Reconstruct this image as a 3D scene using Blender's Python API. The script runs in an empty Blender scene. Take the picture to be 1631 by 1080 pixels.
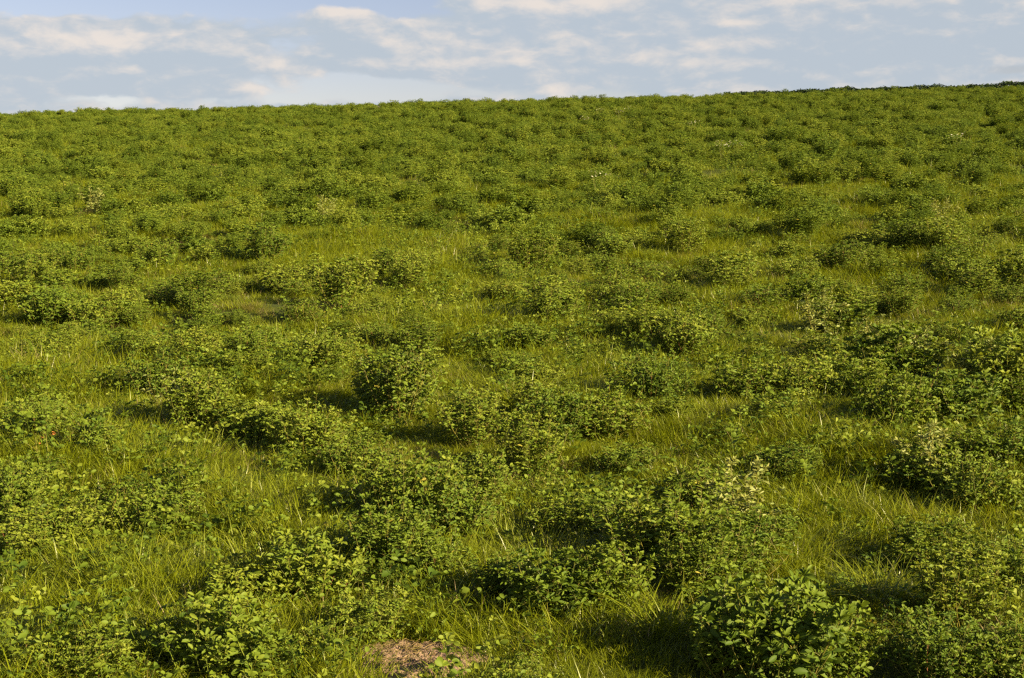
import bpy, math, random
import numpy as np

R = math.radians
scene = bpy.context.scene
COL = scene.collection

# ------------------------------------------------------------------ camera
F_PX = 2368.0                      # focal length in pixels of the 1631 x 1080 frame
CX, CY = 815.5, 540.0
PITCH = R(5.0)
CAM_Z = 1.66
cam_data = bpy.data.cameras.new('camera')
cam = bpy.data.objects.new('camera', cam_data)
COL.objects.link(cam)
cam_data.sensor_width = 36.0
cam_data.lens = 36.0 * F_PX / 1631.0
cam_data.clip_start, cam_data.clip_end = 0.1, 5000.0
cam.location = (0, 0, CAM_Z)
cam.rotation_euler = (R(90) - PITCH, 0, 0)
scene.camera = cam

# ------------------------------------------------------------------ exposure
scene.view_settings.view_transform = 'Standard'
scene.view_settings.look = 'None'
EXPOSURE = 1.63
scene.view_settings.exposure = EXPOSURE
scene.view_settings.gamma = 1.0
scene.cycles.use_denoising = False      # keep the fine foliage crisp
scene.cycles.filter_width = 1.35

# ------------------------------------------------------------------ sun (low, behind the right shoulder)
SUN_EL = R(21.5)
SUN_AZ = R(124.0)                  # clockwise from the viewing direction (+Y)
sd = bpy.data.lights.new('sun', 'SUN')
sd.energy = 5.0
sd.angle = R(0.5)
sd.color = (1.0, 0.81, 0.46)
sun = bpy.data.objects.new('sun', sd)
COL.objects.link(sun)
sv = (math.sin(SUN_AZ) * math.cos(SUN_EL), math.cos(SUN_AZ) * math.cos(SUN_EL), math.sin(SUN_EL))
import mathutils
sun.rotation_euler = mathutils.Vector(sv).to_track_quat('Z', 'Y').to_euler()

# ------------------------------------------------------------------ sky with broken cloud (by direction)
SKY_STRENGTH = 0.05
world = bpy.data.worlds.new('World')
scene.world = world
world.use_nodes = True


def lin(r, g, b):
    f = lambda c: (c / 255 / 12.92) if c / 255 <= 0.04045 else ((c / 255 + 0.055) / 1.055) ** 2.4
    return (f(r), f(g), f(b), 1.0)


class Nodes:
    def __init__(self, tree):
        self.t = tree
        tree.nodes.clear()

    def new(self, kind, **kw):
        n = self.t.nodes.new(kind)
        for k, v in kw.items():
            setattr(n, k, v)
        return n

    def put(self, sock, v):
        if isinstance(v, bpy.types.NodeSocket):
            self.t.links.new(v, sock)
        elif v is not None:
            sock.default_value = v

    def math(self, op, a, b=None, c=None, clamp=False):
        n = self.new('ShaderNodeMath', operation=op, use_clamp=clamp)
        for i, v in enumerate((a, b, c)):
            if v is not None:
                self.put(n.inputs[i], v)
        return n.outputs[0]

    def step(self, v, lo, hi):
        n = self.new('ShaderNodeMapRange', interpolation_type='SMOOTHSTEP')
        self.put(n.inputs[0], v)
        n.inputs[1].default_value, n.inputs[2].default_value = lo, hi
        return n.outputs[0]

    def mix(self, f, a, b, blend='MIX'):
        n = self.new('ShaderNodeMix', data_type='RGBA', blend_type=blend)
        self.put(n.inputs[0], f)
        self.put(n.inputs[6], a)
        self.put(n.inputs[7], b)
        return n.outputs[2]

    def xyz(self, x, y, z=0.0):
        n = self.new('ShaderNodeCombineXYZ')
        for i, v in enumerate((x, y, z)):
            self.put(n.inputs[i], v)
        return n.outputs[0]

    def noise(self, vec, scale, detail=4.0, rough=0.55, dist=0.0):
        n = self.new('ShaderNodeTexNoise')
        self.put(n.inputs['Vector'], vec)
        n.inputs['Scale'].default_value = scale
        n.inputs['Detail'].default_value = detail
        n.inputs['Roughness'].default_value = rough
        n.inputs['Distortion'].default_value = dist
        return n.outputs['Fac']


def build_world():
    N = Nodes(world.node_tree)
    out = N.new('ShaderNodeOutputWorld')
    bg = N.new('ShaderNodeBackground')
    bg.inputs['Strength'].default_value = SKY_STRENGTH
    sky = N.new('ShaderNodeTexSky', sky_type='NISHITA')
    sky.sun_disc = False
    sky.sun_elevation = SUN_EL
    sky.sun_rotation = SUN_AZ
    sky.altitude = 200
    sky.air_density, sky.dust_density, sky.ozone_density = 1.0, 0.6, 1.0
    tc = N.new('ShaderNodeTexCoord')
    sep = N.new('ShaderNodeSeparateXYZ')
    N.put(sep.inputs[0], tc.outputs['Generated'])
    x, y, z = sep.outputs
    U = N.math('MULTIPLY', N.math('ARCTAN2', x, y), 2368.0)          # about one unit per 0.024 degree
    V = N.math('MULTIPLY', N.math('ARCSINE', z), 2368.0)
    # soft warp so that the layers are not straight
    w1 = N.math('MULTIPLY_ADD', N.noise(N.xyz(N.math('DIVIDE', U, 150.0), N.math('DIVIDE', V, 70.0), 3.1), 1.0, 3), 60.0, -30.0)
    w2 = N.math('MULTIPLY_ADD', N.noise(N.xyz(N.math('DIVIDE', U, 90.0), N.math('DIVIDE', V, 45.0), 8.7), 1.0, 3), 26.0, -13.0)
    U2, V2 = N.math('ADD', U, w1), N.math('ADD', V, w2)
    base = N.noise(N.xyz(N.math('DIVIDE', U2, 160.0), N.math('DIVIDE', V2, 70.0), 1.7), 1.0, 7.0, 0.56)
    above = N.noise(N.xyz(N.math('DIVIDE', N.math('ADD', U2, 12.0), 160.0), N.math('DIVIDE', N.math('ADD', V2, 12.0), 70.0), 1.7), 1.0, 7.0, 0.56)
    fine = N.noise(N.xyz(N.math('DIVIDE', U2, 60.0), N.math('DIVIDE', V2, 22.0), 5.2), 1.0, 6.0, 0.6)

    def blob(px, py, sx, sy, amp):
        a = N.math('POWER', N.math('DIVIDE', N.math('SUBTRACT', U2, px - 815.0), sx), 2.0)
        b = N.math('POWER', N.math('DIVIDE', N.math('SUBTRACT', V2, 331.0 - py), sy), 2.0)
        a = N.math('EXPONENT', N.math('MULTIPLY', N.math('ADD', a, b), -1.0))
        return N.math('MULTIPLY', a, amp)

    def total(blobs, start):
        acc = start
        for b in blobs:
            acc = N.math('ADD', acc, blob(*b))
        return acc

    cover = total(CLOUD_COVER, base)
    cover = N.math('SUBTRACT', cover, N.math('MULTIPLY', N.step(V, 400.0, 1300.0), 0.32))     # clearer overhead
    dens = N.step(cover, 0.38, 0.54)
    rim = N.math('MULTIPLY', N.math('SUBTRACT', base, above), 3.2)
    glow = total(CLOUD_LIGHT, N.math('MULTIPLY_ADD', fine, .8, -0.17))
    glow = N.math('ADD', glow, rim)
    glow = N.step(glow, 0.02, 1.0)
    k = 1.0 / SKY_STRENGTH / 2 ** EXPOSURE
    sc = lambda c: (c[0] * k, c[1] * k, c[2] * k, 1.0)
    grey = sc(lin(187, 198, 209))
    bright = sc(lin(236, 226, 217))
    cloud = N.mix(glow, grey, bright)
    tint = N.mix(1.0, sky.outputs[0], SKY_GAIN, 'MULTIPLY')
    col = N.mix(N.math('MULTIPLY', dens, 0.93), tint, cloud)
    N.put(bg.inputs[0], col)
    N.put(out.inputs[0], bg.outputs[0])


SKY_GAIN = (.83, .705, .775, 1.0)
CLOUD_COVER = [
    (815, 60, 2600, 400, 0.16),
    (240, 4, 450, 38, -0.55), (330, 165, 300, 8, -.08), (60, 45, 60, 12, -0.12), (640, 20, 60, 16, -0.20),
    (610, 142, 180, 20, -0.42), (470, 158, 60, 10, -0.2), (900, 152, 160, 10, -0.22),
    (1585, 122, 70, 8, -0.25), (1010, 135, 50, 10, -0.16),
    (120, 90, 150, 40, 0.20), (530, 32, 70, 20, 0.24), (620, 100, 160, 26, 0.22),
    (880, 10, 170, 22, 0.25), (1250, 60, 420, 60, 0.22), (300, 150, 150, 10, 0.12),
]
CLOUD_LIGHT = [
    (530, 24, 70, 15, 0.55), (225, 76, 42, 16, 0.55), (140, 76, 60, 18, 0.35), (620, 92, 50, 10, 0.45),
    (700, 100, 60, 12, 0.30), (890, 12, 160, 12, 0.5), (1165, 46, 50, 8, 0.6), (1270, 10, 70, 16, 0.45),
    (860, 70, 60, 16, 0.2), (890, 125, 40, 9, 0.3), (1600, 45, 60, 20, 0.3), (430, 150, 60, 8, 0.3),
    (1500, 75, 250, 40, -0.25), (60, 140, 220, 25, -0.1),
]
build_world()

# ------------------------------------------------------------------ terrain
SLOPE, CROSS = math.tan(R(5.5)), 0.0252
Y1, KC = 42.0, 0.00036
_rs = np.random.RandomState(11)
_W = [(_rs.uniform(-1, 1) * f, _rs.uniform(-1, 1) * f, _rs.uniform(0, 6.28), a) for f, a in
      ((0.5, .03), (0.7, .025), (0.9, .02), (1.6, .014), (2.2, .012), (3.0, .014), (4.5, .014), (6.0, .012), (7.5, .010), (9.0, .008))]


def height(x, y):
    x, y = np.asarray(x, float), np.asarray(y, float)
    t = np.clip(y - Y1, 0, 70)
    z = SLOPE * y + CROSS * x - KC * t * t - np.clip(y - Y1 - 70, 0, None) * 2 * KC * 70
    for kx, ky, p, a in _W:
        z = z + a * np.sin(kx * x + ky * y + p)
    return z


def ground_at(px, py):
    """the point of the field seen at a pixel of the 1631 x 1080 photograph"""
    u, v = (px - CX) / F_PX, (CY - py) / F_PX
    dy = math.cos(PITCH) + v * math.sin(PITCH)
    dz = v * math.cos(PITCH) - math.sin(PITCH)
    s = 2.0
    while s < 120:
        if CAM_Z + dz * s < float(height(u * s, dy * s)):
            break
        s += 0.02
    return u * s, dy * s


def px_per_m(x, y):
    return F_PX / math.hypot(y, 0.0)


# ------------------------------------------------------------------ materials
def material(name):
    m = bpy.data.materials.new(name)
    m.use_nodes = True
    return m, Nodes(m.node_tree)


def foliage_material(name, dark, mid, light, odd, rough=0.5, spec=0.35, trans=0.3, var=0.35):
    """leaf tissue: colour varies leaf by leaf (attribute 'tint') and plant by plant"""
    m, N = material(name)
    out = N.new('ShaderNodeOutputMaterial')
    at = N.new('ShaderNodeAttribute', attribute_name='tint')
    oi = N.new('ShaderNodeObjectInfo')
    t = at.outputs['Fac']
    r = N.math('MULTIPLY_ADD', oi.outputs['Random'], var, -var / 2)
    f = N.math('ADD', t, r, clamp=True)
    c = N.mix(N.step(f, 0.0, 0.5), dark, mid)
    c = N.mix(N.step(f, 0.5, 0.95), c, light)
    c = N.mix(N.step(t, 0.97, 0.985), c, odd)
    p = N.new('ShaderNodeBsdfPrincipled')
    N.put(p.inputs['Base Color'], c)
    p.inputs['Roughness'].default_value = rough
    p.inputs['Specular IOR Level'].default_value = spec
    tr = N.new('ShaderNodeBsdfTranslucent')
    N.put(tr.inputs[0], N.mix(1.0, c, (1.25, 1.15, 0.6, 1), 'MULTIPLY'))
    mx = N.new('ShaderNodeMixShader')
    mx.inputs[0].default_value = trans
    N.put(mx.inputs[1], p.outputs[0])
    N.put(mx.inputs[2], tr.outputs[0])
    N.put(out.inputs[0], mx.outputs[0])
    return m


M_LEAF = foliage_material('alfalfa_leaf', (.062, .108, .010, 1), (.122, .176, .015, 1), (.205, .245, .026, 1), (.30, .27, .04, 1), rough=.58, spec=.20, var=.5)
M_PALE = foliage_material('pale_leaf', (.12, .165, .035, 1), (.18, .22, .05, 1), (.25, .27, .07, 1), (.33, .30, .08, 1))
M_STEM = foliage_material('stem_skin', (.09, .11, .02, 1), (.17, .17, .03, 1), (.24, .20, .04, 1), (.25, .10, .05, 1), trans=0.1)
M_GRASS = foliage_material('grass_blade', (.122, .168, .007, 1), (.205, .246, .009, 1), (.265, .290, .018, 1), (.36, .36, .11, 1),
                           rough=0.36, spec=0.5, trans=0.35)
M_DRY = foliage_material('dry_grass_blade', (.10, .11, .02, 1), (.18, .15, .04, 1), (.26, .19, .07, 1), (.42, .32, .18, 1))
M_PETAL = foliage_material('white_petal', (.62, .60, .46, 1), (.72, .70, .56, 1), (.8, .78, .66, 1), (.8, .78, .66, 1))
M_RUST = foliage_material('rust_leaf', (.45, .12, .03, 1), (.55, .18, .05, 1), (.6, .26, .06, 1), (.6, .26, .06, 1))
M_HEDGE = foliage_material('hedge_leaf', (.018, .035, .012, 1), (.028, .05, .014, 1), (.045, .07, .018, 1), (.06, .08, .03, 1), trans=.15)


def soil_material(name, a, b, c, scale):
    m, N = material(name)
    out = N.new('ShaderNodeOutputMaterial')
    g = N.new('ShaderNodeNewGeometry')
    n1 = N.noise(g.outputs['Position'], scale, 8, 0.65)
    n2 = N.noise(g.outputs['Position'], scale * 7, 5, 0.6)
    col = N.mix(N.step(n1, .3, .7), a, b)
    col = N.mix(N.math('MULTIPLY', N.step(n2, .55, .72), .7), col, c)
    p = N.new('ShaderNodeBsdfPrincipled')
    N.put(p.inputs['Base Color'], col)
    p.inputs['Roughness'].default_value = 0.95
    p.inputs['Specular IOR Level'].default_value = 0.15
    bp = N.new('ShaderNodeBump')
    bp.inputs['Strength'].default_value = 0.8
    bp.inputs['Distance'].default_value = 0.02
    N.put(bp.inputs['Height'], N.math('ADD', n1, n2))
    N.put(p.inputs['Normal'], bp.outputs[0])
    N.put(out.inputs[0], p.outputs[0])
    return m


M_GROUND = soil_material('field_ground', (.050, .070, .012, 1), (.080, .095, .016, 1), (.11, .11, .03, 1), 9.0)
M_SOIL = soil_material('bare_soil', (.27, .18, .125, 1), (.40, .28, .20, 1), (.46, .35, .25, 1), 22.0)


# ------------------------------------------------------------------ mesh helpers
def mesh_from(name, verts, faces, mat, tint=None, smooth=True):
    """faces: list of (k, n) integer arrays, one array per polygon size"""
    me = bpy.data.meshes.new(name)
    verts = np.asarray(verts, np.float32)
    nl = sum(f.size for f in faces)
    npoly = sum(len(f) for f in faces)
    me.vertices.add(len(verts))
    me.vertices.foreach_set('co', verts.ravel())
    me.loops.add(nl)
    me.polygons.add(npoly)
    me.loops.foreach_set('vertex_index', np.concatenate([f.ravel() for f in faces]).astype(np.int32))
    sizes = np.concatenate([np.full(len(f), f.shape[1], np.int32) for f in faces])
    me.polygons.foreach_set('loop_start', np.concatenate(([0], np.cumsum(sizes)[:-1])).astype(np.int32))
    me.polygons.foreach_set('use_smooth', np.full(npoly, smooth))
    if tint is not None:
        a = me.attributes.new('tint', 'FLOAT', 'POINT')
        a.data.foreach_set('value', np.asarray(tint, np.float32))
    me.materials.append(mat)
    me.update(calc_edges=True)
    me.validate()
    return me


def put(name, me, parent=None):
    o = bpy.data.objects.new(name, me)
    COL.objects.link(o)
    if parent is not None:
        o.parent = parent
    return o


def tag(o, label=None, cat=None, group=None, kind=None):
    if label:
        o['label'] = label
    if cat:
        o['category'] = cat
    if group:
        o['group'] = group
    if kind:
        o['kind'] = kind
    return o


def unit(v):
    return v / np.maximum(np.linalg.norm(v, axis=-1, keepdims=True), 1e-9)


LEAF_T = np.array([(0, 0, 0), (.30, -.72, .10), (.30, 0, 0), (.30, .72, .10), (.66, -1.0, .10), (.66, 0, -.02), (.66, 1.0, .10),
                   (.90, -.58, .02), (.92, .58, .02), (1.0, 0, -.06)])
LEAF_3 = np.array([(0, 1, 2), (0, 2, 3), (7, 9, 5), (5, 9, 8), (4, 7, 5), (5, 8, 6)])
LEAF_4 = np.array([(2, 1, 4, 5), (3, 2, 5, 6)])


def leaf_mesh(name, pos, d, n, length, ratio, tint, mat):
    """oval leaflets: position of the foot, direction, up side, length and half width / length"""
    pos, d, n = np.asarray(pos), unit(np.asarray(d)), np.asarray(n)
    s = unit(np.cross(n, d))
    n = np.cross(d, s)
    L = np.asarray(length)[:, None, None]
    T = LEAF_T[None]
    w = np.asarray(ratio)[:, None, None]
    v = pos[:, None] + L * (T[..., 0:1] * d[:, None] + T[..., 1:2] * w * s[:, None] + (T[..., 2:3] - .16 * T[..., 0:1] ** 2) * n[:, None])
    k = len(pos)
    off = (np.arange(k) * len(LEAF_T))[:, None, None]
    f3 = (LEAF_3[None] + off).reshape(-1, 3)
    f4 = (LEAF_4[None] + off).reshape(-1, 4)
    return mesh_from(name, v.reshape(-1, 3), [f3, f4], mat, np.repeat(tint, len(LEAF_T)))


def tube_arrays(paths, radii, sides=4):
    V, F, base = [], [], 0
    for p, r in zip(paths, radii):
        p = np.asarray(p)
        t = unit(np.gradient(p, axis=0))
        ref = np.array([1.0, .13, 0]) if abs(t[0][0]) < .8 else np.array([0, 1.0, .1])
        a = unit(np.cross(t, ref))
        b = np.cross(t, a)
        ang = np.arange(sides) * 2 * math.pi / sides
        ring = p[:, None] + np.asarray(r)[:, None, None] * (np.cos(ang)[None, :, None] * a[:, None] + np.sin(ang)[None, :, None] * b[:, None])
        V.append(ring.reshape(-1, 3))
        m = len(p)
        i = np.arange(m - 1)[:, None] * sides
        j = np.arange(sides)[None]
        q = np.stack([i + j, i + (j + 1) % sides, i + sides + (j + 1) % sides, i + sides + j], -1).reshape(-1, 4) + base
        F.append(q)
        base += m * sides
    return np.concatenate(V), np.concatenate(F)


def make_plant(seed, stems=30, length=(.20, .36), spread=62, foot=.06, leaf=.028, ratio=.27, step=.024, upright=.5, top=3,
               mat=None, stem_mat=None, droop=0.0, pale=0.0):
    """leafy clump: (foliage mesh, stem mesh)"""
    rnd = random.Random(seed)
    P, D, Nn, L, W, T = [], [], [], [], [], []
    paths, radii, stint = [], [], []

    def leaflet(p, d, n, l, t):
        P.append(p); D.append(d); Nn.append(n); L.append(l * rnd.uniform(.6, 1.25)); W.append(ratio * rnd.uniform(.8, 1.2)); T.append(t)

    def trefoil(node, az, up, pet, l, t):
        pd = np.array([math.cos(az), math.sin(az), up])
        pd /= np.linalg.norm(pd)
        c = node + pd * pet
        paths.append([node, node + pd * pet * .6 + np.array([0, 0, .002]), c])
        radii.append([.0008, .0007, .0006]); stint.append(rnd.random() * .6)
        # leaves turn towards the low sun
        tilt = np.array([rnd.gauss(0, .55) + .3 * math.cos(az) + .8 * sv[0], rnd.gauss(0, .55) + .3 * math.sin(az) + .8 * sv[1], .95])
        for k, da in enumerate((0, R(68), -R(68))):
            a = az + da + rnd.gauss(0, .16)
            e = rnd.gauss(up * .5 - droop, .36)
            d = np.array([math.cos(a), math.sin(a), e])
            leaflet(c + (pd * l * .12 if k == 0 else 0), d, tilt + np.array([rnd.gauss(0, .2), rnd.gauss(0, .2), 0]), l, t)

    def grow(p0, az, th, ln, main=True):
        n = 8
        p = np.array(p0)
        pts = [p.copy()]
        for i in range(n):
            f = (i + .5) / n
            a = th * (1 - upright * f)
            az2 = az + .25 * math.sin(3 * f + az)
            p = p + ln / n * np.array([math.cos(az2) * math.sin(a), math.sin(az2) * math.sin(a), math.cos(a)])
            pts.append(p.copy())
        pts = np.array(pts)
        r0 = .0019 if main else .0011
        paths.append(pts); radii.append(np.linspace(r0, r0 * .5, n + 1)); stint.append(rnd.random())
        nn = max(3, int(ln / step))
        side = rnd.uniform(0, 6.28)
        base_t = min(.9, max(.02, rnd.gauss(.42 + pale, .14)))
        for k in range(1, nn + 1):
            f = (k - rnd.uniform(0, .5)) / nn
            if main and f < .16:
                continue
            q = pts[0] * 0 + np.array([np.interp(f * n, range(n + 1), pts[:, c]) for c in range(3)])
            side += R(150) + rnd.gauss(0, .5)
            t = min(.93, max(0, base_t + rnd.gauss(0, .10) + .16 * (f - .5)))
            if rnd.random() < .004:
                t = 1.0
            l = leaf * (1.0 - .35 * max(0, f - .6) / .4) * (.75 + .25 * min(1, f * 2))
            trefoil(q, side, rnd.uniform(.1, .8), rnd.uniform(.010, .026), l, t)
            if main and .3 < f < .9 and rnd.random() < .34:
                grow(q, side + rnd.gauss(0, .5), R(rnd.uniform(25, 60)), rnd.uniform(.04, .10), False)
        # bunch of young leaves at the tip
        for k in range(top):
            a = rnd.uniform(0, 6.28)
            trefoil(pts[-1], a, rnd.uniform(.8, 2.0), .008, leaf * rnd.uniform(.6, .9), min(.93, base_t + rnd.uniform(.05, .3)))

    for s in range(stems):
        az = s * 2.39996 + rnd.uniform(-.3, .3)
        f = math.sqrt((s + .5) / stems)
        th = R(spread) * f * rnd.uniform(.75, 1.1)
        ln = rnd.uniform(*length) * (1.0 - .12 * f)
        r = foot * f
        grow((r * math.cos(az), r * math.sin(az), -.01), az, th, ln)
    fol = leaf_mesh('foliage', P, D, Nn, L, W, T, mat or M_LEAF)
    V, F = tube_arrays(paths, radii, 4)
    tint = np.concatenate([np.full(len(p) * 4, t) for p, t in zip(paths, stint)])
    st = mesh_from('stem', V, [F], stem_mat or M_STEM, tint)
    return fol, st


def blade_mesh(name, rnd, n, radius, length, width, lean, curve, mat, dry=.005, gust=0.0):
    """grass blades, each a strip of four segments ending in a point"""
    r = radius * np.sqrt(rnd.rand(n))
    a = rnd.rand(n) * 2 * math.pi
    base = np.stack([r * np.cos(a), r * np.sin(a), np.full(n, -.012)], -1)
    az = a + rnd.randn(n) * .9
    h = np.stack([np.cos(az) + gust, np.sin(az), 0 * az], -1)
    h = unit(h)
    L = rnd.uniform(length[0], length[1], n)
    le = rnd.uniform(lean[0], lean[1], n)
    cu = rnd.uniform(curve[0], curve[1], n)
    tw = rnd.uniform(-.9, .9, n)
    up = np.array([0, 0, 1.0])
    s = unit(np.cross(h, up))
    s = unit(s * np.cos(tw)[:, None] + h * np.sin(tw)[:, None])
    K = 5
    lv = []
    for i in range(K + 1):
        t = i / K
        p = base + L[:, None] * ((le * t + cu * t * t)[:, None] * h + (t - .5 * (cu + .25 * le) * t * t)[:, None] * up)
        w = rnd.uniform(.99, 1.01) * width * (.65 + .35 * min(1, t * 4)) * (1 - t ** 1.8)
        if i < K:
            lv += [p - s * w / 2, p + s * w / 2]
        else:
            lv += [p]
    V = np.stack(lv, 1)
    m = V.shape[1]
    q = np.array([(2 * i, 2 * i + 1, 2 * i + 3, 2 * i + 2) for i in range(K - 1)])
    t3 = np.array([(2 * K - 2, 2 * K - 1, 2 * K)])
    off = (np.arange(n) * m)[:, None, None]
    tint = np.clip(rnd.normal(.45, .2, n), 0, .95)
    tint[rnd.rand(n) < dry] = 1.0
    return mesh_from(name, V.reshape(-1, 3), [(t3[None] + off).reshape(-1, 3), (q[None] + off).reshape(-1, 4)], mat, np.repeat(tint, m))


# ------------------------------------------------------------------ ground
def build_ground():
    ys = np.concatenate([np.linspace(-40, 0, 40), np.linspace(.1, 14, 140), np.linspace(14.3, 130, 260), np.linspace(140, 900, 30)])
    xs = np.concatenate([np.linspace(-700, -46, 16), np.linspace(-45, -6.2, 90), np.linspace(-6, 6, 120), np.linspace(6.2, 45, 90), np.linspace(46, 700, 16)])
    X, Y = np.meshgrid(xs, ys)
    Z = height(X, Y)
    V = np.stack([X, Y, Z], -1).reshape(-1, 3)
    ny, nx = X.shape
    i = np.arange(ny - 1)[:, None] * nx + np.arange(nx - 1)[None]
    F = np.stack([i, i + 1, i + nx + 1, i + nx], -1).reshape(-1, 4)
    o = put('ground', mesh_from('ground', V, [F], M_GROUND))
    tag(o, kind='structure')


build_ground()

# ------------------------------------------------------------------ bare soil patch by the lower edge
SX, SY = ground_at(660, 1053)
SOIL_R = (.125, .11)


def build_soil():
    n = 46
    u = np.linspace(-1, 1, n)
    A, B = np.meshgrid(u, u)
    r = np.sqrt(A ** 2 + B ** 2)
    s = np.where(r > 0, np.maximum(abs(A), abs(B)) / np.maximum(r, 1e-9), 1)      # square to disc
    wob = 1 + .12 * np.sin(3 * np.arctan2(B, A) + 1) + .08 * np.sin(7 * np.arctan2(B, A))
    X = SX + A * s * (SOIL_R[0] + .06) * wob
    Y = SY + B * s * (SOIL_R[1] + .06) * wob
    rs = np.random.RandomState(5)
    edge = np.clip(1 - (r * s), 0, 1)
    Z = height(X, Y) + .004 + (.006 + .012 * rs.rand(n, n)) * np.clip(edge * 5, 0, 1) - .012 * (edge < .02)
    V = np.stack([X, Y, Z], -1).reshape(-1, 3)
    i = np.arange(n - 1)[:, None] * n + np.arange(n - 1)[None]
    F = np.stack([i, i + 1, i + n + 1, i + n], -1).reshape(-1, 4)
    tag(put('bare_soil', mesh_from('bare_soil', V, [F], M_SOIL)), kind='structure')
    # short dry straws lying on it
    k = 170
    a = rs.rand(k) * 6.28
    rr = np.sqrt(rs.rand(k))
    x, y = SX + rr * np.cos(a) * SOIL_R[0] * 1.2, SY + rr * np.sin(a) * SOIL_R[1] * 1.2
    paths, radii, tint = [], [], []
    for q in range(k):
        b, l = rs.rand() * 3.14, rs.uniform(.01, .05)
        z = float(height(x[q], y[q])) + .016 + rs.rand() * .008
        dx, dy = math.cos(b) * l / 2, math.sin(b) * l / 2
        paths.append([(x[q] - dx, y[q] - dy, z), (x[q], y[q], z + .003), (x[q] + dx, y[q] + dy, z + rs.uniform(-.004, .008))])
        radii.append([.0009, .0011, .0008])
        tint += [rs.uniform(.3, 1.0)] * 12
    V, F = tube_arrays(paths, radii, 4)
    tag(put('straw_litter', mesh_from('straw_litter', V, [F], M_DRY, tint)), 'dry straw bits lying on the bare soil patch', 'straw', kind='stuff')


build_soil()

# ------------------------------------------------------------------ plant kinds (shared meshes)
BUSHY = [make_plant(100 + i, stems=54, length=(.17, .30), spread=70, leaf=.025, ratio=.225, step=.021) for i in range(5)]
BROAD = [make_plant(200 + i, stems=36, length=(.18, .31), spread=64, leaf=.034, ratio=.20, step=.024, top=5) for i in range(4)]
TALL = [make_plant(300 + i, stems=34, length=(.24, .42), spread=50, leaf=.026, ratio=.22, step=.022, upright=.6, top=6) for i in range(4)]
LOW = [make_plant(400 + i, stems=36, length=(.10, .20), spread=76, leaf=.021, ratio=.26, step=.020, foot=.09) for i in range(3)]
PALE = [make_plant(500 + i, stems=7, length=(.30, .48), spread=32, leaf=.036, ratio=.19, step=.030, upright=.5, top=5, mat=M_PALE, pale=.2) for i in range(2)]
KINDS = {'bushy': BUSHY, 'broad': BROAD, 'tall': TALL, 'low': LOW, 'pale': PALE}
SIZE = {}
for _k, _l in KINDS.items():                      # natural width and height of each kind
    _v = np.array([v.co[:] for f, st in _l for v in f.vertices])
    SIZE[_k] = (2 * float(np.percentile(np.hypot(_v[:, 0], _v[:, 1]), 92)), float(np.percentile(_v[:, 2], 97)))
print(SIZE)
PLANTS = []          # (x, y, radius)
_count = {k: 0 for k in KINDS}
_rr = random.Random(77)


def plant(kind, x, y, s, label, group=None, name='alfalfa_plant'):
    fol, st = KINDS[kind][_count[kind] % len(KINDS[kind])]
    _count[kind] += 1
    e = bpy.data.objects.new(name, None)
    COL.objects.link(e)
    e.empty_display_size = .05
    e.location = (x, y, float(height(x, y)))
    e.rotation_euler = (_rr.uniform(-.08, .08), _rr.uniform(-.08, .08), _rr.uniform(-.6, .6))
    e.scale = (s, s, s * (1 if kind == 'pale' else _rr.uniform(.85, 1.15) if group is None else _rr.uniform(.7, 1.0)))
    tag(e, label, 'plant', group)
    put('foliage', fol, e)
    put('stem', st, e)
    PLANTS.append((x, y, SIZE[kind][0] * s / 2))
    return e


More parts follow.
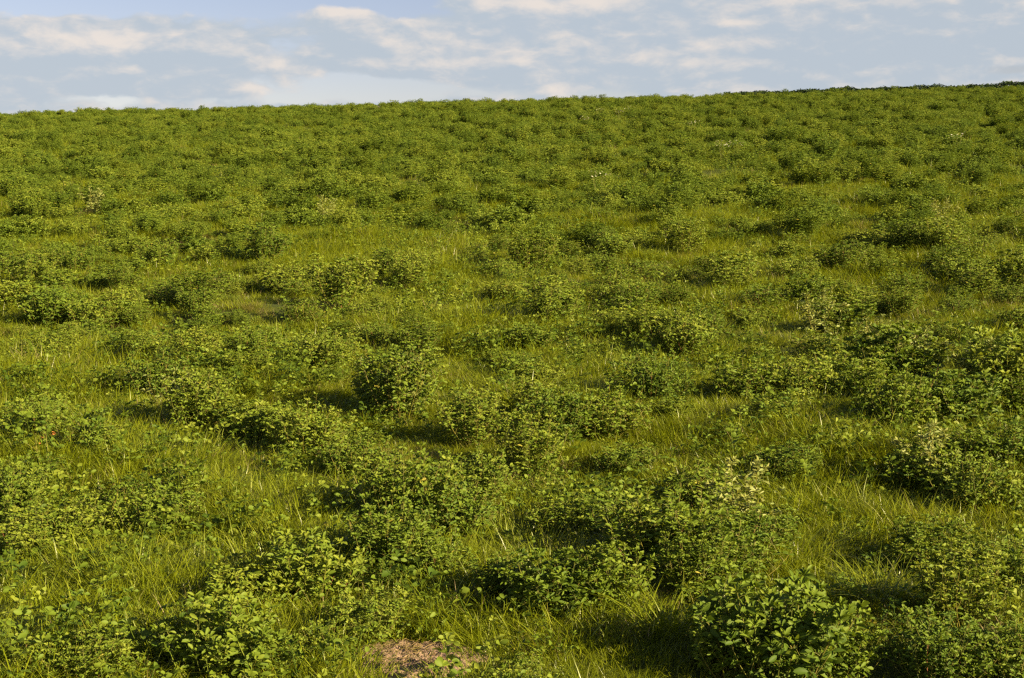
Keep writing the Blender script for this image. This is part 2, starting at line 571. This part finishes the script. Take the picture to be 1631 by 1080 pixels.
# pixel of the foot, width in pixels, kind, what it looks like
HAND = [
    # lower edge and front row
    (1240, 1100, 260, 'broad', 'large-leaved alfalfa plant cut by the bottom edge, right of centre'),
    (1160, 1085, 150, 'broad', 'broad oval-leaved alfalfa plant in shadow left of the largest-leaved clump'),
    (1330, 1085, 170, 'broad', 'grey-green broad-leaved alfalfa plant right of the largest-leaved clump'),
    (1490, 1095, 190, 'bushy', 'spreading alfalfa plant in the bottom right corner, its left half'),
    (1600, 1090, 180, 'bushy', 'alfalfa plant cut by the photo\'s bottom right corner'),
    (1530, 1000, 170, 'tall', 'upright alfalfa plant just above the bottom right corner growth'),
    (835, 1100, 85, 'low', 'small bright alfalfa plant right of the bare soil patch'),
    (585, 1030, 140, 'bushy', 'yellow-green leafy plant just left of the bare soil patch'),
    (520, 1045, 120, 'low', 'low leafy plant between bare soil patch and bottom left clumps'),
    (350, 1090, 200, 'broad', 'broad-leaved alfalfa plant at the bottom edge left of centre'),
    (440, 1075, 130, 'low', 'low round-leaved plant right of the bottom edge clump'),
    (150, 1095, 160, 'bushy', 'dark alfalfa plant at the bottom edge near the left corner'),
    (60, 1085, 110, 'low', 'small leafy plant in the bottom left corner'),
    (235, 1060, 110, 'low', 'low leafy plant between the two bottom left clumps'),
    # second row
    (400, 985, 160, 'broad', 'pointed-leaved alfalfa plant beside the wide shadow in the lower left'),
    (500, 980, 170, 'broad', 'pale-tipped alfalfa plant right of the lower left shadow clump'),
    (600, 960, 110, 'bushy', 'shaded alfalfa plant above the bare soil patch'),
    (880, 985, 190, 'broad', 'drooping-leaved alfalfa plant in the low row above bottom centre'),
    (970, 975, 150, 'broad', 'pale-tipped alfalfa plant at the right end of the low row'),
    (800, 965, 110, 'tall', 'upright alfalfa plant at the left end of the low row'),
    (1065, 900, 230, 'bushy', 'tall dense alfalfa bush right of centre with a dark hollow beside it'),
    (1150, 940, 210, 'bushy', 'large spreading alfalfa bush with reddish stems right of centre'),
    (1110, 965, 150, 'tall', 'leggy alfalfa plant at the foot of the large bush'),
    (1200, 885, 150, 'bushy', 'light green alfalfa plant on the right side of the large bush'),
    (1110, 830, 150, 'bushy', 'round dark alfalfa plant behind the large bush'),
    (1345, 885, 75, 'low', 'small isolated alfalfa sprig in the right-hand grass'),
    (1480, 930, 140, 'tall', 'slender-stemmed alfalfa plant above the bottom right growth'),
    (1590, 940, 150, 'bushy', 'dark alfalfa plant by the right edge, one clump above the corner'),
    # left middle
    (60, 900, 170, 'bushy', 'rounded yellow-green alfalfa bush by the left edge'),
    (135, 880, 150, 'bushy', 'leafy alfalfa plant on the right side of the left edge bush'),
    (20, 850, 120, 'tall', 'alfalfa plant cut by the left edge behind the rounded bush'),
    (260, 860, 140, 'bushy', 'compact alfalfa plant in the grass right of the left edge bush'),
    (210, 815, 120, 'low', 'dark low plant behind the compact lower left plant'),
    (70, 775, 110, 'low', 'bluish low plant beside the orange leaves at left'),
    # centre
    (650, 850, 190, 'bushy', 'dark leafy alfalfa clump left of centre in the lower half'),
    (720, 870, 160, 'bushy', 'leafy alfalfa plant on the right of the dark centre clump'),
    (625, 925, 150, 'tall', 'bright tall-stemmed plant in front of the dark centre clump'),
    (690, 930, 140, 'bushy', 'bright alfalfa plant between dark centre clump and grass tussock'),
    (760, 800, 130, 'bushy', 'grey-green alfalfa plant behind the dark centre clump'),
    (900, 860, 140, 'bushy', 'alfalfa plant in the grass left of the large bush'),
    (990, 850, 130, 'low', 'low alfalfa plant touching the large bush from the left'),
    (850, 770, 130, 'tall', 'narrow-leaved alfalfa plant above the centre with pale tips'),
    # right middle
    (1480, 800, 150, 'broad', 'alfalfa plant under the pale tall sprig on the right'),
    (1560, 830, 160, 'bushy', 'dense alfalfa plant right of the pale tall sprig'),
    (1610, 760, 170, 'bushy', 'alfalfa plant cut by the right edge above the pale sprig'),
    (1520, 750, 140, 'bushy', 'shaded alfalfa plant behind the pale tall sprig'),
    (1610, 640, 190, 'broad', 'tall big-leaved alfalfa plant at the right edge, mid-height'),
    (1530, 680, 160, 'broad', 'pale large-leaved alfalfa plant left of the right edge giant'),
    (1440, 690, 150, 'bushy', 'alfalfa plant at the left end of the right edge thicket'),
    (1420, 620, 150, 'broad', 'pale-tipped alfalfa plant above the thicket on the right'),
    (1340, 640, 140, 'bushy', 'alfalfa plant in the middle of the shaded right-hand row'),
    (1270, 645, 130, 'bushy', 'alfalfa plant second from the left in the shaded right-hand row'),
    (1195, 650, 140, 'bushy', 'alfalfa plant beside the dark hollow at the left end of the row'),
    (1040, 650, 130, 'bushy', 'dark-topped alfalfa plant right of centre above the grass gap'),
    (960, 700, 150, 'bushy', 'right half of the dark alfalfa clump near the photo centre'),
    (885, 705, 130, 'bushy', 'left half of the dark alfalfa clump near the photo centre'),
    (1085, 570, 110, 'bushy', 'round alfalfa plant in the grass beside the twin shadows'),
    (1310, 575, 100, 'low', 'low growth at the foot of the pale tall stems'),
    (640, 672, 140, 'tall', 'tall yellow-stemmed alfalfa plant casting a dark shadow left of centre'),
    (600, 655, 90, 'tall', 'slim alfalfa plant leaning over the dark shadow left of centre'),
    (490, 730, 140, 'bushy', 'alfalfa plant in the wide left-hand row, right end'),
    (410, 715, 130, 'broad', 'alfalfa plant in the middle of the wide left-hand row'),
    (320, 700, 120, 'tall', 'pale-topped alfalfa plant at the left end of the wide row'),
    (65, 705, 110, 'bushy', 'dark alfalfa plant near the left edge above the grass'),
    (150, 720, 110, 'low', 'low plant right of the dark left edge plant'),
    (250, 640, 120, 'bushy', 'alfalfa plant left of centre with a shaded left flank'),
    (320, 645, 100, 'bushy', 'alfalfa plant touching the shaded-flank plant from the right'),
    (880, 525, 110, 'tall', 'bright alfalfa plant right of the long dark shadow at centre'),
    (1030, 545, 90, 'bushy', 'alfalfa plant casting the longer of the twin shadows'),
    (520, 590, 110, 'bushy', 'alfalfa plant behind the dark shadow left of centre'),
    (410, 575, 100, 'bushy', 'alfalfa plant in the grass left of centre'),
]
for px, py, w, kind, label in HAND:
    x, y = ground_at(px, py)
    s = min(1.05, max(.45, .88 * w / px_per_m(x, y) / SIZE[kind][0]))
    plant(kind, x, y, s, label)
for px, py, w, label in [(1310, 560, 85, 'cluster of tall pale stems standing above the right-hand grass'),
                         (1475, 800, 80, 'pale tall leafy sprig on the dark right-hand clump'),
                         (1470, 620, 80, 'pale sprig with upright leaves over the right-hand row'),
                         (650, 668, 70, 'pale yellowish sprig rising from the tall clump left of centre'),
                         (1400, 590, 60, 'pale sprig at the upper end of the right-hand thicket'),
                         (1560, 640, 70, 'large pale sprig in front of the right edge giant'),
                         (290, 700, 60, 'pale sprig at the left end of the wide left-hand row'),
                         (1190, 870, 60, 'pale sprig on the right shoulder of the large bush'),
                         (150, 345, 40, 'pale upright sprig high on the left slope'),
                         (520, 360, 40, 'pale upright sprig high on the slope left of centre'),
                         (1500, 370, 45, 'pale upright sprig high on the right slope')]:
    x, y = ground_at(px, py)
    s = min(1.1, max(.75, w / px_per_m(x, y) / SIZE['pale'][0]))
    plant('pale', x, y, s, label, name='pale_sprig')

# ---- the rest of the slope: poisson scatter
rs = np.random.RandomState(4)


def patchy(x, y):
    return (np.sin(.9 * x + .35 * y + 1.0) + np.sin(.55 * x - .8 * y + 2.3) + .8 * np.sin(1.7 * x + 1.25 * y + .4) + .7 * np.sin(-1.3 * x + 2.2 * y)) / 3.5


def scatter(n, y0, y1, margin, gap, keep, taken):
    """points of the field in view (plus a margin to either side), no two nearer than gap"""
    cell = {}
    for (a, b, r) in taken:
        cell.setdefault((int(a // .5), int(b // .5)), []).append((a, b, r))
    out = []
    y = np.sqrt(rs.uniform(y0 * y0, y1 * y1, n))
    x = rs.uniform(-1, 1, n) * (y * .36 + margin)
    k = keep(x, y) > rs.rand(n)
    for a, b in zip(x[k], y[k]):
        ci, cj = int(a // .5), int(b // .5)
        g = gap * rs.uniform(.8, 1.25)
        ok = True
        for i in range(ci - 1, ci + 2):
            for j in range(cj - 1, cj + 2):
                for (c, d, r) in cell.get((i, j), ()):
                    if (a - c) ** 2 + (b - d) ** 2 < max(g, r + gap * .35 if r > .2 else g) ** 2:
                        ok = False
        if ok:
            cell.setdefault((ci, cj), []).append((a, b, 0))
            out.append((a, b))
    return out


def in_frame(x, y):
    return abs(x) / y < .36


cover = lambda x, y: np.clip(.53 + .75 * patchy(x, y) + .75 * patchy(2.3 * x + 5, 1.7 * y), .02, 1)
pts = scatter(90000, 9.0, 74.0, 3.0, .25, cover, list(PLANTS))
# patches of open grass on the lower slope: centre and half size
OPEN = []
for px, py, a, b in ((100, 960, 120, 50), (1270, 890, 110, 80), (860, 585, 150, 60), (310, 775, 150, 45), (1230, 725, 200, 45), (870, 850, 90, 35), (230, 990, 70, 40),
                     (470, 800, 70, 50), (750, 630, 80, 45), (960, 1040, 140, 40), (680, 1055, 90, 60), (1400, 930, 60, 60), (60, 740, 70, 30), (1180, 520, 160, 40),
                     (560, 900, 60, 30), (960, 510, 90, 30), (1350, 700, 80, 50)):
    x0, y0 = ground_at(px, py)
    x1, _ = ground_at(px + a, py)
    _, y2 = ground_at(px, py - b)
    _, y3 = ground_at(px, py + b)
    OPEN.append((x0, (y2 + y3) / 2, x1 - x0, (y2 - y3) / 2))


def lower(x, y):
    k = np.full(len(x), .35)
    for a, b, c, d in OPEN:
        k[((x - a) / c) ** 2 + ((y - b) / d) ** 2 < 1] = .03
    return k


pts += scatter(2500, 3.7, 9.0, 1.6, .36, lower, list(PLANTS))
pts.sort(key=lambda p: p[1])
n_hand = len(PLANTS)
AREA_X = ['far left of', 'left of', 'just left of', 'just right of', 'right of', 'far right of']
AREA_Y = ['on the lower slope', 'about halfway up the slope', 'just above halfway up the slope']
LOOK = {'bushy': 'bushy small-leaved', 'broad': 'larger-leaved', 'tall': 'taller upright', 'low': 'low spreading'}
rest = []
n_ind = 0
for (x, y) in pts:
    kind = random.Random(int(x * 991 + y * 7919)).choices(['bushy', 'tall', 'broad', 'low'], (4, 3, 2, 3))[0]
    s = .36 + .72 * _rr.random() ** 1.4 if y > 9 else _rr.uniform(.4, .75)
    if n_ind < 300 - n_hand - 4 and in_frame(x, y):
        n_ind += 1
        col = min(5, max(0, int((x / y + .345) / .69 * 6)))
        row = 0 if y < 9.0 else 1 if y < 11.5 else 2
        lab = '%s alfalfa plant %s, %s the picture centre' % (LOOK[kind], AREA_Y[row], AREA_X[col])
        plant(kind, x, y, s, lab, 'alfalfa plants spread over the slope')
    else:
        rest.append((x, y, kind, s))

# ------------------------------------------------------------------ scattered stuff (geometry nodes over a cloud of points)
def source_collection(name, meshes):
    c = bpy.data.collections.new(name)          # kept out of the scene: only the scatter draws from it
    for i, me in enumerate(meshes):
        c.objects.link(bpy.data.objects.new('%s_%02d' % (name, i), me))
    return c


def scatter_stuff(name, label, cat, pos, rot, scl, idx, meshes):
    me = bpy.data.meshes.new(name)
    pos = np.asarray(pos, np.float32)
    n = len(pos)
    me.vertices.add(n)
    me.vertices.foreach_set('co', pos.ravel())
    a = me.attributes.new('turn', 'FLOAT_VECTOR', 'POINT'); a.data.foreach_set('vector', np.asarray(rot, np.float32).ravel())
    a = me.attributes.new('size', 'FLOAT_VECTOR', 'POINT'); a.data.foreach_set('vector', np.asarray(scl, np.float32).ravel())
    a = me.attributes.new('pick', 'INT', 'POINT'); a.data.foreach_set('value', np.asarray(idx, np.int32))
    o = put(name, me)
    tag(o, label, cat, kind='stuff')
    g = bpy.data.node_groups.new(name, 'GeometryNodeTree')
    g.interface.new_socket('Geometry', in_out='INPUT', socket_type='NodeSocketGeometry')
    g.interface.new_socket('Geometry', in_out='OUTPUT', socket_type='NodeSocketGeometry')
    N = Nodes(g)
    gi, go = N.new('NodeGroupInput'), N.new('NodeGroupOutput')
    ci = N.new('GeometryNodeCollectionInfo')
    ci.inputs['Collection'].default_value = source_collection(name + '_kinds', meshes)
    ci.inputs['Separate Children'].default_value = True
    ci.inputs['Reset Children'].default_value = True

    def attr(nm, ty):
        q = N.new('GeometryNodeInputNamedAttribute', data_type=ty)
        q.inputs['Name'].default_value = nm
        return q.outputs['Attribute']
    ip = N.new('GeometryNodeInstanceOnPoints')
    er = N.new('FunctionNodeEulerToRotation')
    N.put(er.inputs[0], attr('turn', 'FLOAT_VECTOR'))
    N.put(ip.inputs['Points'], gi.outputs[0])
    N.put(ip.inputs['Instance'], ci.outputs[0])
    ip.inputs['Pick Instance'].default_value = True
    N.put(ip.inputs['Instance Index'], attr('pick', 'INT'))
    N.put(ip.inputs['Rotation'], er.outputs[0])
    N.put(ip.inputs['Scale'], attr('size', 'FLOAT_VECTOR'))
    N.put(go.inputs[0], ip.outputs[0])
    md = o.modifiers.new('scatter', 'NODES')
    md.node_group = g
    return o


def joined(fol, st, name):
    """one mesh of a plant's leaves and stems for the scatter"""
    v1, v2 = len(fol.vertices), len(st.vertices)
    me = fol.copy()
    me.name = name
    import bmesh
    bm = bmesh.new()
    bm.from_mesh(fol)
    bm.from_mesh(st)
    nf = len(fol.polygons)
    bm.faces.ensure_lookup_table()
    for f in bm.faces[nf:]:
        f.material_index = 1
    bm.to_mesh(me)
    bm.free()
    me.materials.clear()
    me.materials.append(fol.materials[0])
    me.materials.append(st.materials[0])
    return me


far_mesh, far_index = [], {}
for kind in ('bushy', 'broad', 'tall', 'low'):
    far_index[kind] = []
    for f, s in KINDS[kind]:
        far_index[kind].append(len(far_mesh))
        far_mesh.append(joined(f, s, 'clump'))
p, r_, s_, i_ = [], [], [], []
for x, y, kind, s in rest:
    p.append((x, y, float(height(x, y))))
    r_.append((rs.uniform(-.1, .1), rs.uniform(-.1, .1), rs.uniform(-.7, .7)))
    s_.append((s, s, s * rs.uniform(.7, 1.05)))
    i_.append(far_index[kind][rs.randint(len(far_index[kind]))])
scatter_stuff('alfalfa_growth', 'mass of alfalfa growth covering the upper slope up to the crest', 'alfalfa', p, r_, s_, i_, far_mesh)

# grass
gr = np.random.RandomState(21)
TUFTS = [blade_mesh('tuft', gr, 90, .12, (.05, .14), .0034, (.05, .6), (.1, .9), M_GRASS) for i in range(4)]
TUFTS += [blade_mesh('tuft', gr, 120, .12, (.04, .11), .0026, (.1, .8), (.1, .9), M_GRASS, dry=.02) for i in range(3)]
TUFTS += [blade_mesh('tuft', gr, 60, .11, (.06, .14), .0024, (.05, .5), (.05, .7), M_DRY, dry=.10) for i in range(2)]


def grass_points():
    P = []
    for n, y0, y1, mg in ((17000, 2.2, 8.0, 1.6), (30000, 8.0, 20.0, 2.0), (46000, 20.0, 74.0, 3.0)):
        y = np.sqrt(gr.uniform(y0 * y0, y1 * y1, n))
        x = gr.uniform(-1, 1, n) * (y * .36 + mg)
        P.append(np.stack([x, y], -1))
    P = np.concatenate(P)
    # none on the bare soil
    e = ((P[:, 0] - SX) / (SOIL_R[0] + .06)) ** 2 + ((P[:, 1] - SY) / (SOIL_R[1] + .09)) ** 2 > 1
    P = P[e]
    # thinner under the leafy plants
    near = np.ones(len(P), bool)
    for (a, b, r) in PLANTS:
        d = (P[:, 0] - a) ** 2 + (P[:, 1] - b) ** 2
        near &= ~((d < (r * .7) ** 2) & (gr.rand(len(P)) < .75))
    return P[near]


G = grass_points()
gz = height(G[:, 0], G[:, 1])
pn = (np.sin(1.9 * G[:, 0] + .8 * G[:, 1]) + np.sin(2.7 * G[:, 1] - 1.1 * G[:, 0] + 1) + np.sin(.8 * G[:, 0] - 1.4 * G[:, 1] + 2)) / 3 + gr.randn(len(G)) * .25
pick = np.where(pn > -.1, gr.randint(0, 4, len(G)), gr.randint(4, 7, len(G)))
pick = np.where((pn < -.85) | (gr.rand(len(G)) < .04), gr.randint(7, 9, len(G)), pick)
gs = gr.uniform(.7, 1.2, len(G)) * np.interp(G[:, 1], (0, 8, 20, 30, 45, 60), (.82, .95, 1.1, 1.2, 1.0, .7)) * (.9 + .4 * np.clip(pn, -1, 1))
scatter_stuff('grass', 'short yellow-green grass growing between the leafy plants', 'grass',
              np.stack([G[:, 0], G[:, 1], gz], -1), np.stack([gr.uniform(-.15, .15, len(G)), gr.uniform(-.15, .15, len(G)), gr.uniform(0, 6.28, len(G))], -1),
              np.stack([gs, gs, gs * gr.uniform(.85, 1.15, len(G))], -1), pick, TUFTS)

# small leafy seedlings in the grass
SEED = [joined(*make_plant(600 + i, stems=6, length=(.05, .13), spread=60, leaf=.021, ratio=.3, foot=.07, top=2), 'sprout') for i in range(4)]
n = 22000
y = np.sqrt(gr.uniform(3.0 ** 2, 50.0 ** 2, n)); x = gr.uniform(-1, 1, n) * (y * .36 + 1.0)
n2 = 1100
y = np.concatenate([y, np.sqrt(gr.uniform(3.0 ** 2, 9.0 ** 2, n2))]); x = np.concatenate([x, gr.uniform(-1, 1, n2) * (y[n:] * .36 + 1.0)])
k = (((x - SX) / (SOIL_R[0] + .09)) ** 2 + ((y - SY) / (SOIL_R[1] + .12)) ** 2 > 1) & (gr.rand(len(x)) < .45 + .5 * patchy(x * 1.7, y * 1.7))
x, y = x[k], y[k]
ss = gr.uniform(.7, 1.4, len(x))
scatter_stuff('clover_ground_cover', 'small clover-like leaves sprouting through the grass', 'ground cover',
              np.stack([x, y, height(x, y)], -1), np.stack([0 * x, 0 * x, gr.uniform(0, 6.28, len(x))], -1), np.stack([ss, ss, ss], -1), gr.randint(0, 4, len(x)), SEED)

# ------------------------------------------------------------------ grass tussocks that stand out
TUSS = [blade_mesh('tussock', gr, 190, .09, (.10, .25), .0042, (.15, .7), (.3, 1.0), M_GRASS, dry=.04) for i in range(3)]
for i, (px, py, s, label) in enumerate([
        (720, 1000, 1.0, 'arching grass tussock hanging over the bare soil patch'),
        (1290, 830, 1.0, 'bright grass tussock right of the large alfalfa bush'),
        (1270, 900, .9, 'dense grass tussock lower right of the large alfalfa bush'),
        (1060, 1010, .9, 'long-bladed grass tussock below the large alfalfa bush'),
        (200, 905, .8, 'grass tussock between the left edge bush and the lower left shadow'),
        (30, 960, .8, 'tall grass tussock near the left edge below the rounded bush'),
        (860, 590, .8, 'leaning grass tussock in the open grass at the photo centre'),
        (1280, 690, .9, 'long-bladed grass tussock below the shaded right-hand row'),
        (540, 800, .8, 'upright grass tussock left of the dark centre clump'),
        (730, 690, .8, 'grass tussock right of the tall yellow-stemmed plant'),
        (360, 850, .8, 'upright grass tussock above the lower left shadow'),
        (1400, 960, .9, 'grass tussock left of the bottom right growth')]):
    x, y = ground_at(px, py)
    o = put('grass_tussock', TUSS[i % 3])
    o.location = (x, y, float(height(x, y)))
    o.rotation_euler = (0, 0, _rr.uniform(0, 6.28))
    o.scale = (s, s, s)
    tag(o, label, 'grass tussock')

# ------------------------------------------------------------------ orange leaves and white flowers
def leaf_bunch(seed, n, r, z, l, mat):
    q = np.random.RandomState(seed)
    a = q.rand(n) * 6.28
    rr = r * np.sqrt(q.rand(n))
    pos = np.stack([rr * np.cos(a), rr * np.sin(a), q.uniform(z[0], z[1], n)], -1)
    d = np.stack([np.cos(a), np.sin(a), q.uniform(-.2, .9, n)], -1)
    return leaf_mesh('bloom', pos, d, np.stack([q.randn(n) * .4, q.randn(n) * .4, np.ones(n)], -1), q.uniform(.7, 1.2, n) * l, q.uniform(.25, .4, n), q.rand(n) * .9, mat)


def stalks(seed, n, r, h):
    q = np.random.RandomState(seed)
    P_, R_ = [], []
    for i in range(n):
        a, rr = q.rand() * 6.28, r * math.sqrt(q.rand())
        e = np.array([rr * math.cos(a), rr * math.sin(a), h * q.uniform(.8, 1.05)])
        P_.append([e * np.array([.3, .3, 0]), e * np.array([.6, .6, .5]), e])
        R_.append([.0018, .0014, .001])
    V, F = tube_arrays(P_, R_, 4)
    return mesh_from('stalk', V, [F], M_STEM, np.full(len(V), .5))


for px, py, label in ((82, 752, 'orange-red withered leaves beside the bluish plant at left'),
                      (66, 762, 'smaller yellow-orange withered leaves beside the bluish plant')):
    x, y = ground_at(px, py)
    e = bpy.data.objects.new('orange_sprig', None)
    COL.objects.link(e)
    e.location = (x, y, float(height(x, y)))
    tag(e, label, 'sprig')
    put('stalk', stalks(3, 2, .02, .16), e)
    put('leaf', leaf_bunch(8 + px, 4, .012, (.14, .17), .015, M_RUST), e)
for px, py, label in ((955, 188, 'white flowering plant high on the slope, left of the topmost white trio'),
                      (985, 192, 'white flowering plant second in the topmost white row'),
                      (1000, 184, 'white flowering plant third in the topmost white row'),
                      (930, 204, 'white flowering plant just below the topmost white row'),
                      (600, 180, 'pale flowering plant close below the crest left of centre'),
                      (1150, 256, 'white flowering plant on the upper slope right of centre, left of a pair'),
                      (1170, 257, 'white flowering plant on the upper slope right of centre, right of a pair'),
                      (955, 318, 'white flowering plant lower on the slope near the centre line'),
                      (1522, 244, 'white flowering plant on the upper slope far right'),
                      (1593, 142, 'pale flowering plant on the crest at far right'),
                      (1105, 214, 'small white flowering plant alone below the crest right of centre')):
    x, y = ground_at(px, py + 5)
    e = bpy.data.objects.new('white_flower', None)
    COL.objects.link(e)
    e.location = (x, y, float(height(x, y)))
    tag(e, label, 'flower', 'white flowers on the upper slope')
    put('stalk', stalks(px, 6, .12, .34), e)
    put('bloom', leaf_bunch(px, 16, .12, (.28, .37), .028, M_PETAL), e)

# ------------------------------------------------------------------ dark hedge behind the crest on the right
def hedge():
    q = np.random.RandomState(9)
    n = 26000
    x = q.uniform(10.5, 36.0, n)
    top = .50 + .03 * np.sin(x * 1.3) + .03 * np.sin(x * 3.1 + 1) + .03 * np.sin(x * 7.3) - .20 * np.exp(-(x - 8) / 6) - .12
    f = np.sqrt(q.rand(n))
    y = 74 + q.uniform(-.7, .7, n)
    pos = np.stack([x, y, height(x, y) + f * top + q.rand(n) * .06], -1)
    a = q.rand(n) * 6.28
    d = np.stack([np.cos(a), np.sin(a), q.uniform(-.3, .9, n)], -1)
    me = leaf_mesh('foliage', pos, d, np.stack([q.randn(n) * .5, q.randn(n) * .5 - .3, np.ones(n)], -1), q.uniform(.07, .13, n), q.uniform(.25, .4, n), q.rand(n) * .9, M_HEDGE)
    o = put('low_hedge', me)
    tag(o, 'low dark green hedge along the crest at the upper right', 'hedge')


hedge()
print('plants', len(PLANTS), 'rest', len(rest), 'grass', len(G))
